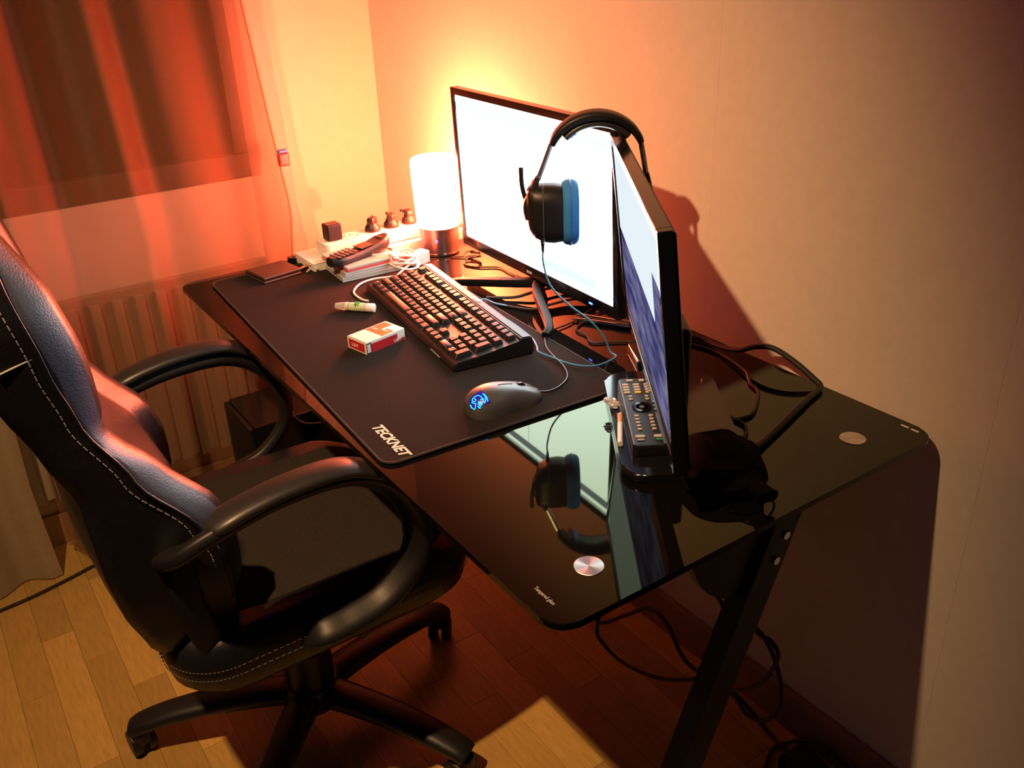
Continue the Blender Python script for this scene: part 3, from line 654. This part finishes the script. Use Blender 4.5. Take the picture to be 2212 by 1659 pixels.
# mouse cable (moves with the mouse)
bpy.context.view_layer.update(); inv = MO.matrix_world.inverted()
obj('cable', tube([tuple(inv @ Vector(p)) for p in [(.905, .292, PZ + .006), (.910, .312, PZ + .0025), (.906, .338, PZ + .0022), (.888, .366, PZ + .0022), (.858, .382, PZ + .0045), (.820, .392, PZ + .0045), (.775, .408, PZ + .0022), (.738, .432, PZ + .0022), (.722, .452, PZ + .0022), (.712, .478, H + .004), (.705, .52, H + .003), (.68, .58, H + .003), (.66, .64, H + .003)]], .0016, 6, 6), M_plast, MO)
# things on the second monitor's foot: local frame r, n
r2 = Vector((.824, -.566, 0)); B0 = Vector((1.058, .379, 0)); ZB = H + .0145
def rn(r_, n_, z_=ZB): v = B0 + r2 * r_ + n2 * n_; return (v.x, v.y, z_)
RC = thing('remote_control', 'long dark remote control with many pale buttons under the angled monitor', 'remote control', rn(.030, .008), Y2)
obj('body', prism(rr(.205, .050, .008, 4), 0, .017, .003, 2), M_plast, RC)
def rbtn(x_, y_, w_, d_, m_=None, r_=.0015): obj('button', prism(rr(w_, d_, r_, 2), .017, .0185), m_ or M_button, RC, (x_, y_, 0))
rbtn(-.092, .010, .006, .008); rbtn(-.092, -.008, .005, .010)
for a_ in range(4):
    for c_ in range(3): rbtn(-.078 + .0085 * a_, -.016 + .016 * c_, .0048, .0095, M_yellow if (a_, c_) == (3, 1) else None)
for y_ in (-.013, .011): rbtn(-.040, y_, .004, .006); rbtn(-.031, y_, .004, .006)
obj('nav_ring', lathe([(.0145, .017), (.0145, .0185), (.009, .0185), (.009, .017)], 24), M_gloss, RC, (-.006, 0, 0)); rbtn(-.006, 0, .008, .008, M_grey, .0035)
for a_ in range(5):
    for y_ in (-.011, .009): rbtn(.020 + .0095 * a_, y_, .0042, .0062)
for y_ in (-.013, .012): rbtn(.078, y_, .006, .013)
for y_ in (-.013, .012): rbtn(.087, y_, .0025, .010, M_green if y_ > 0 else None)
CG = thing('cigarette', 'single cigarette lying beside the remote control', 'cigarette', rn(.062, .043, ZB + .0042), Y2 - R(6))
obj('paper', xform(lathe([(.0039, -.015), (.0039, .042)], 16), M90), M_paper, CG); obj('filter', xform(lathe([(.0040, -.042), (.0040, -.015)], 16), M90), M_filter, CG)
CW = thing('plastic_wrapper', 'crumpled clear plastic wrapper on the monitor foot beside the cigarette', 'wrapper', rn(-.012, .047, ZB))
b = bmesh.new(); bmesh.ops.create_icosphere(b, subdivisions=3, radius=1); rw = random.Random(4)
for v in b.verts: k = rw.uniform(.6, 1.15); v.co = Vector((v.co.x * .015 * k, v.co.y * .008 * k, .0075 + v.co.z * .0072 * k))
obj('film', b, M_clear, CW, smooth=False)
PO = thing('nylon_pouch', 'black nylon drawstring pouch behind the angled monitor at the desk end', 'pouch', (1.232, .352, H), R(-35))
PO.scale = (.86, .92, .9)
b = bmesh.new(); bmesh.ops.create_icosphere(b, subdivisions=4, radius=1); rw = random.Random(9)
from mathutils import noise as mn
for v in b.verts:
    k = 1 + .16 * mn.noise(v.co * 2.1 + Vector((3, 1, 0))); sx = math.copysign(abs(v.co.x) ** .7, v.co.x); sy = math.copysign(abs(v.co.y) ** .7, v.co.y)
    v.co = Vector((sx * .085 * k, sy * .060 * k, max(.0004, .020 + v.co.z * .022 * k)))
obj('bag', b, M_pouch, PO)
obj('gathered_mouth', bar([(.06, .03, .02), (.085, .040, .024), (.10, .046, .022)], .016, .010, 4, lambda t: 1 - .25 * math.sin(math.pi * t)), M_pouch, PO)
obj('drawstring', tube([(.088, .040, .026), (.105, .030, .020), (.112, .012, .008), (.100, -.005, .003), (.088, .002, .004)], .0016, 6, 6), M_pouch, PO)
obj('drawstring', tube([(.09, .046, .026), (.112, .052, .018), (.122, .044, .006), (.115, .035, .0025)], .0016, 6, 6), M_pouch, PO)
loose('mains_cable', 'thick black cable arching off the desk against the wall behind the angled monitor', [(.883, .628, H + .006), (.916, .640, H + .006), (.958, .638, H + .008), (1.002, .635, H + .018), (1.03, .640, H + .032), (1.06, .648, H + .038), (1.10, .650, H + .030), (1.14, .652, H + .014), (1.158, .648, H + .0055), (1.172, .600, H + .0055), (1.199, .514, H + .0055), (1.218, .450, H + .006), (1.225, .42, H + .012), (1.232, .40, H + .022)], .0048)
loose('video_cable', 'thin black cable bending across the desk behind the angled monitor', [(.898, .612, H + .003), (.951, .624, H + .003), (.990, .622, H + .003), (1.045, .607, H + .003), (1.078, .581, H + .003), (1.104, .570, H + .003), (1.131, .537, H + .003), (1.150, .503, H + .003), (1.145, .47, H + .003)], .0027)
loose('video_cable', 'black cable looping from the angled monitor back toward its foot', [(1.040, .515, H + .016), (1.075, .487, H + .0035), (1.104, .477, H + .003), (1.139, .475, H + .003), (1.166, .474, H + .003), (1.186, .453, H + .003), (1.198, .42, H + .003), (1.19, .40, H + .003)], .0027)

loose('desk_cable', 'black cable hanging in a wide loop under the near end of the desk', [(.80, .56, .69), (.79, .54, .45), (.785, .515, .20), (.804, .5, .095), (.889, .5, .167), (.953, .5, .228), (1.003, .5, .229), (1.042, .5, .186), (1.078, .5, .175), (1.144, .5, .189), (1.185, .5, .211), (1.229, .5, .267), (1.25, .5, .333), (1.234, .5, .354), (1.21, .5, .351), (1.19, .51, .37), (1.18, .54, .5), (1.19, .56, .69)], .0038)
loose('desk_cable', 'black cable drooping nearly to the floor under the near end of the desk', [(.83, .53, .69), (.825, .515, .4), (.812, .505, .15), (.801, .503, .071), (.812, .503, .046), (.879, .503, .039), (.96, .503, .066), (1.023, .503, .104), (1.08, .503, .151), (1.135, .508, .195), (1.16, .525, .27), (1.14, .56, .42), (1.10, .60, .69)], .0038)
loose('desk_cable', 'black cable running from the desk underside down to the adapter on the floor', [(1.00, .55, .69), (1.03, .52, .50), (1.067, .505, .396), (1.113, .505, .362), (1.152, .505, .334), (1.197, .507, .350), (1.23, .507, .33), (1.254, .507, .285), (1.261, .505, .235), (1.238, .507, .182), (1.2, .507, .160), (1.167, .515, .165), (1.11, .56, .11), (1.08, .62, .04), (1.105, .64, .0055), (1.142, .631, .0045), (1.185, .622, .006), (1.205, .615, .012)], .0038)
# ================================================================== under the desk
PCX = thing('computer_case', 'black computer case standing under the far end of the desk', 'computer', (-.07, .30, 0))
obj('chassis', box(-.095, .095, -.205, .205, .012, .345, .004, 2), M_gloss, PCX)
obj('front_panel', box(-.093, .093, -.218, -.205, .014, .343, .005, 2), M_plast, PCX)
for sx in (-.07, .07):
    for sy in (-.17, .17): obj('foot', lathe([(.012, 0), (.014, .012)], 16), M_plast, PCX, (sx, sy, 0))
loose('phone_wire', 'thin pale wire drooping under the far end of the desk', [(.05, .185, .37), (.045, .195, .345), (.04, .215, .325), (.04, .245, .315), (.04, .285, .31), (.045, .33, .34), (.06, .36, .45), (.066, .40, .67)], .0016, M_wcable)
loose('floor_cable', 'black cable lying on the floor in front of the curtain', [(-.10, -.75, .0045), (-.125, -.60, .0045), (-.13, -.518, .0045), (-.14, -.437, .0045), (-.161, -.35, .0045), (-.178, -.282, .0045), (-.18, -.15, .0045), (-.15, 0, .0045), (-.13, .06, .0045)], .0042)
AD = thing('power_adapter', 'black power adapter on the floor against the wall in the near corner', 'power adapter', (1.285, .600, 0), R(-8))
obj('brick', box(-.065, .065, -.030, .030, 0, .034, .006, 3), M_plast, AD)
obj('cord', tube([(-.065, 0, .017), (-.085, .01, .012), (-.09, .04, .005), (-.05, .050, .004), (0, .048, .004), (.07, .045, .004), (.10, .02, .004), (.12, -.04, .004)], .0035, 6, 8), M_cable, AD)
obj('cord', tube([(.065, 0, .017), (.09, .0, .012), (.11, .03, .02), (.06, .052, .04), (0, .05, .042), (-.06, .045, .03), (-.10, .0, .004), (-.07, -.05, .004)], .003, 6, 8), M_cable, AD)

# ================================================================== office chair
CX, CY = .62, -.05
CH = thing('office_chair', 'black leather office chair with looped armrests pulled up to the desk', 'chair', (CX, CY, 0))
def ip(tab, z):
    if z <= tab[0][0]: return tab[0][1]
    for (a, ya), (b_, yb) in zip(tab, tab[1:]):
        if z <= b_:
            t = (z - a) / (b_ - a); t = t * t * (3 - 2 * t) * .5 + t * .5; return ya + (yb - ya) * t
    return tab[-1][1]
FRT = [(.44, -.200), (.56, -.200), (.62, -.208), (.67, -.228), (.768, -.292), (.863, -.335), (.94, -.352), (1.05, -.371), (1.2, -.395)]
REA = [(.44, -.300), (.474, -.318), (.56, -.342), (.637, -.352), (.75, -.356), (.82, -.382), (.9, -.41), (1.05, -.445), (1.2, -.455)]
BUL = [(.44, .0), (.52, .018), (.60, .035), (.68, .045), (.76, .040), (.805, .022), (.83, .018), (.86, .034), (.93, .048), (1.02, .045), (1.10, .02), (1.2, .0)]
HWD = [(.44, .19), (.50, .215), (.60, .232), (.75, .232), (.86, .228), (1.0, .235), (1.12, .215), (1.2, .16)]
def back_ring(z):
    f, g, u, hw = ip(FRT, z) - CY, ip(REA, z) - CY, ip(BUL, z), ip(HWD, z); p = []
    for s, k in ((-1, 0), (-.97, .25), (-.90, .8), (-.80, 1), (-.70, .85), (-.62, .35), (-.55, .22), (-.3, .28), (0, .3), (.3, .28), (.55, .22), (.62, .35), (.70, .85), (.80, 1), (.90, .8), (.97, .25), (1, 0)): p.append((s * hw, f + u * k, z))
    for s in (.985, .9, .5, 0, -.5, -.9, -.985): p.append((s * hw, g + .018 * (abs(s) > .95) - .012 * (1 - s * s), z))
    return p
zs = [.44 + .76 * k / 42 for k in range(43)]
bk = obj('backrest', loft([back_ring(z) for z in zs]), [M_leather, M_band], CH, ang=55)
for p in bk.data.polygons:
    c = p.center; hw = ip(HWD, c.z)
    if c.z > .655 and abs(c.x) > .895 * hw and c.y > ip(FRT, c.z) - CY - .004: p.material_index = 1
# raised centre panel and stitched seams
def seam(s_, zlo, zhi, off, dz=.0095, fy=None):
    b = bmesh.new(); z = zlo
    while z < zhi:
        hw, f = ip(HWD, z), ip(FRT, z) - CY
        hw2, f2 = ip(HWD, z + .006), ip(FRT, z + .006) - CY
        a = Vector((s_ * (hw + .0008), f + off, z)); c = Vector((s_ * (hw2 + .0008), f2 + off, z + .006))
        sweep([a, c], circ(.0008, 5), bm=b); z += dz
    return b
for s_ in (1, -1):
    for off in (-.010, .004):
        k = obj('stitching', seam(s_, .60, 1.16, off - .003), M_thread, CH, smooth=False); k['kind'] = 'stuff'
    obj('piping', tube([(s_ * (ip(HWD, z) + .0005), ip(FRT, z) - CY - .0005, z) for z in zs[5:-3]], .0026, 0, 8), M_leather, CH)
for s_ in (1, -1): obj('side_seam', tube([(s_ * ip(HWD, .96) * .9925, y_, .955 + (y_ + .33) * .25) for y_ in (-.312, -.325, -.34, -.352)], .0012, 4, 6), M_thread, CH)
# seat cushion
b = bmesh.new(); rg = []
for z_, g in ((.372, -.03), (.376, -.012), (.392, .0), (.43, .006), (.458, .004), (.474, -.006), (.480, -.022)):
    rg.append([(x_, y_, z_ + .012 * max(0, abs(x_) / .25 - .55) * (z_ > .45) - .03 * max(0, (y_ - .12) / .12) * (z_ > .43)) for x_, y_ in rr(.49 + 2 * g, .50 + 2 * g, .09, 7, 0, .0)])
loft(rg, bm=b); obj('seat', b, M_leather, CH)
b = bmesh.new(); rg = []
for z_, g in ((.476, 0), (.4845, -.003), (.487, -.012), (.4875, -.06)):
    rg.append([(x_, y_, z_ - .03 * max(0, (y_ - .12) / .12)) for x_, y_ in rr(.40 + 2 * g, .41 + 2 * g, .06, 7, 0, .022)])
loft(rg, bm=b); obj('seat_panel', b, M_fabric, CH)
for zc, g in ((.436, .007), (.420, .0065)):
    b = bmesh.new(); P_ = [Vector((x_, y_, zc)) for x_, y_ in rr(.49 + 2 * g, .50 + 2 * g, .09, 24, 0, 0)]
    for i in range(0, len(P_)):
        a, c = P_[i], P_[(i + 1) % len(P_)]; L_ = (c - a).length; k = max(1, int(L_ / .0095))
        for j in range(k): sweep([a.lerp(c, j / k), a.lerp(c, (j + .6) / k)], circ(.0008, 4), bm=b)
    obj('stitching', b, M_threadd, CH, smooth=False)['kind'] = 'stuff'
# armrests: looped bands with soft pads
for s_ in (1, -1):
    xa = s_ * .268
    path = [(xa - s_ * .040, -.225, .640), (xa - s_ * .010, -.212, .656), (xa, -.170, .675), (xa, -.08, .693), (xa, .02, .690), (xa, .083, .655), (xa, .120, .590), (xa, .118, .520), (xa, .065, .464), (xa, .0, .446), (xa - s_ * .006, -.045, .440), (xa - s_ * .035, -.062, .425)]
    ar = obj('armrest', sweep(spline(path, 7), [(.024 * a, .0125 * c) for a, c in rr(2, 2, .7, 3)]), M_plast, CH)
    ppath = [(xa, -.175, .686), (xa, -.13, .700), (xa, -.06, .710), (xa, .015, .708), (xa, .07, .684), (xa, .095, .662)]
    obj('arm_pad', sweep(spline(ppath, 7), [(.027 * a, .011 * c) for a, c in rr(2, 2, .9, 4)], scale=lambda t: .62 + .38 * min(1, 8 * min(t, 1 - t)) ** .5), M_soft, ar)
for s_ in (1, -1): obj('arm_bracket', bar([(s_ * .228, -.215, .645), (s_ * .232, -.212, .55), (s_ * .222, -.19, .45), (s_ * .19, -.16, .372)], .020, .008, 5), M_plast, CH)
# mechanism, gas lift, star base, castors
obj('tilt_mechanism', box(-.09, .09, -.11, .10, .335, .374, .01, 3), M_plast, CH)
obj('back_bracket', bar([(0, -.08, .352), (0, -.18, .352), (0, -.235, .38), (0, -.255, .46)], .045, .008, 6), M_plast, CH)
obj('tilt_lever', tube([(.09, .03, .35), (.15, .035, .345), (.20, .04, .34)], .006, 4, 8), M_plast, CH)
obj('gas_lift', lathe([(.045, .105), (.045, .20), (.038, .205), (.038, .27), (.026, .272), (.026, .336)], 32), M_plast, CH)
obj('hub', lathe([(.030, .062), (.052, .068), (.056, .10), (.050, .118), (.03, .122)], 32), M_plast, CH)
for k in range(5):
    a = R(30 + 72 * k); ca_, sa_ = math.cos(a), math.sin(a)
    path = [Vector((ca_ * q, sa_ * q, z_)) for q, z_ in ((.035, .095), (.10, .098), (.18, .096), (.26, .086), (.315, .072), (.335, .062))]
    bl = obj('base_leg', sweep(spline(path, 5), [(.030 * a_, .0175 * c_) for a_, c_ in rr(2, 2, .8, 3)], scale=lambda t: 1.1 - .32 * t), M_plast, CH)
    ct = obj('caster', prism(rr(.040, .034, .012, 4), .030, .058, .006, 2), M_plast, CH, (ca_ * .325, sa_ * .325, 0), (0, 0, a + .7 * k))
    for sy in (-1, 1):
        obj('wheel', xform(lathe([(.014, -.009), (.024, -.008), (.0262, -.004), (.0262, .004), (.024, .008), (.014, .009)], 28), Matrix.Rotation(R(90), 4, 'X')), M_plast, ct, (-.006, sy * .014, .0262))
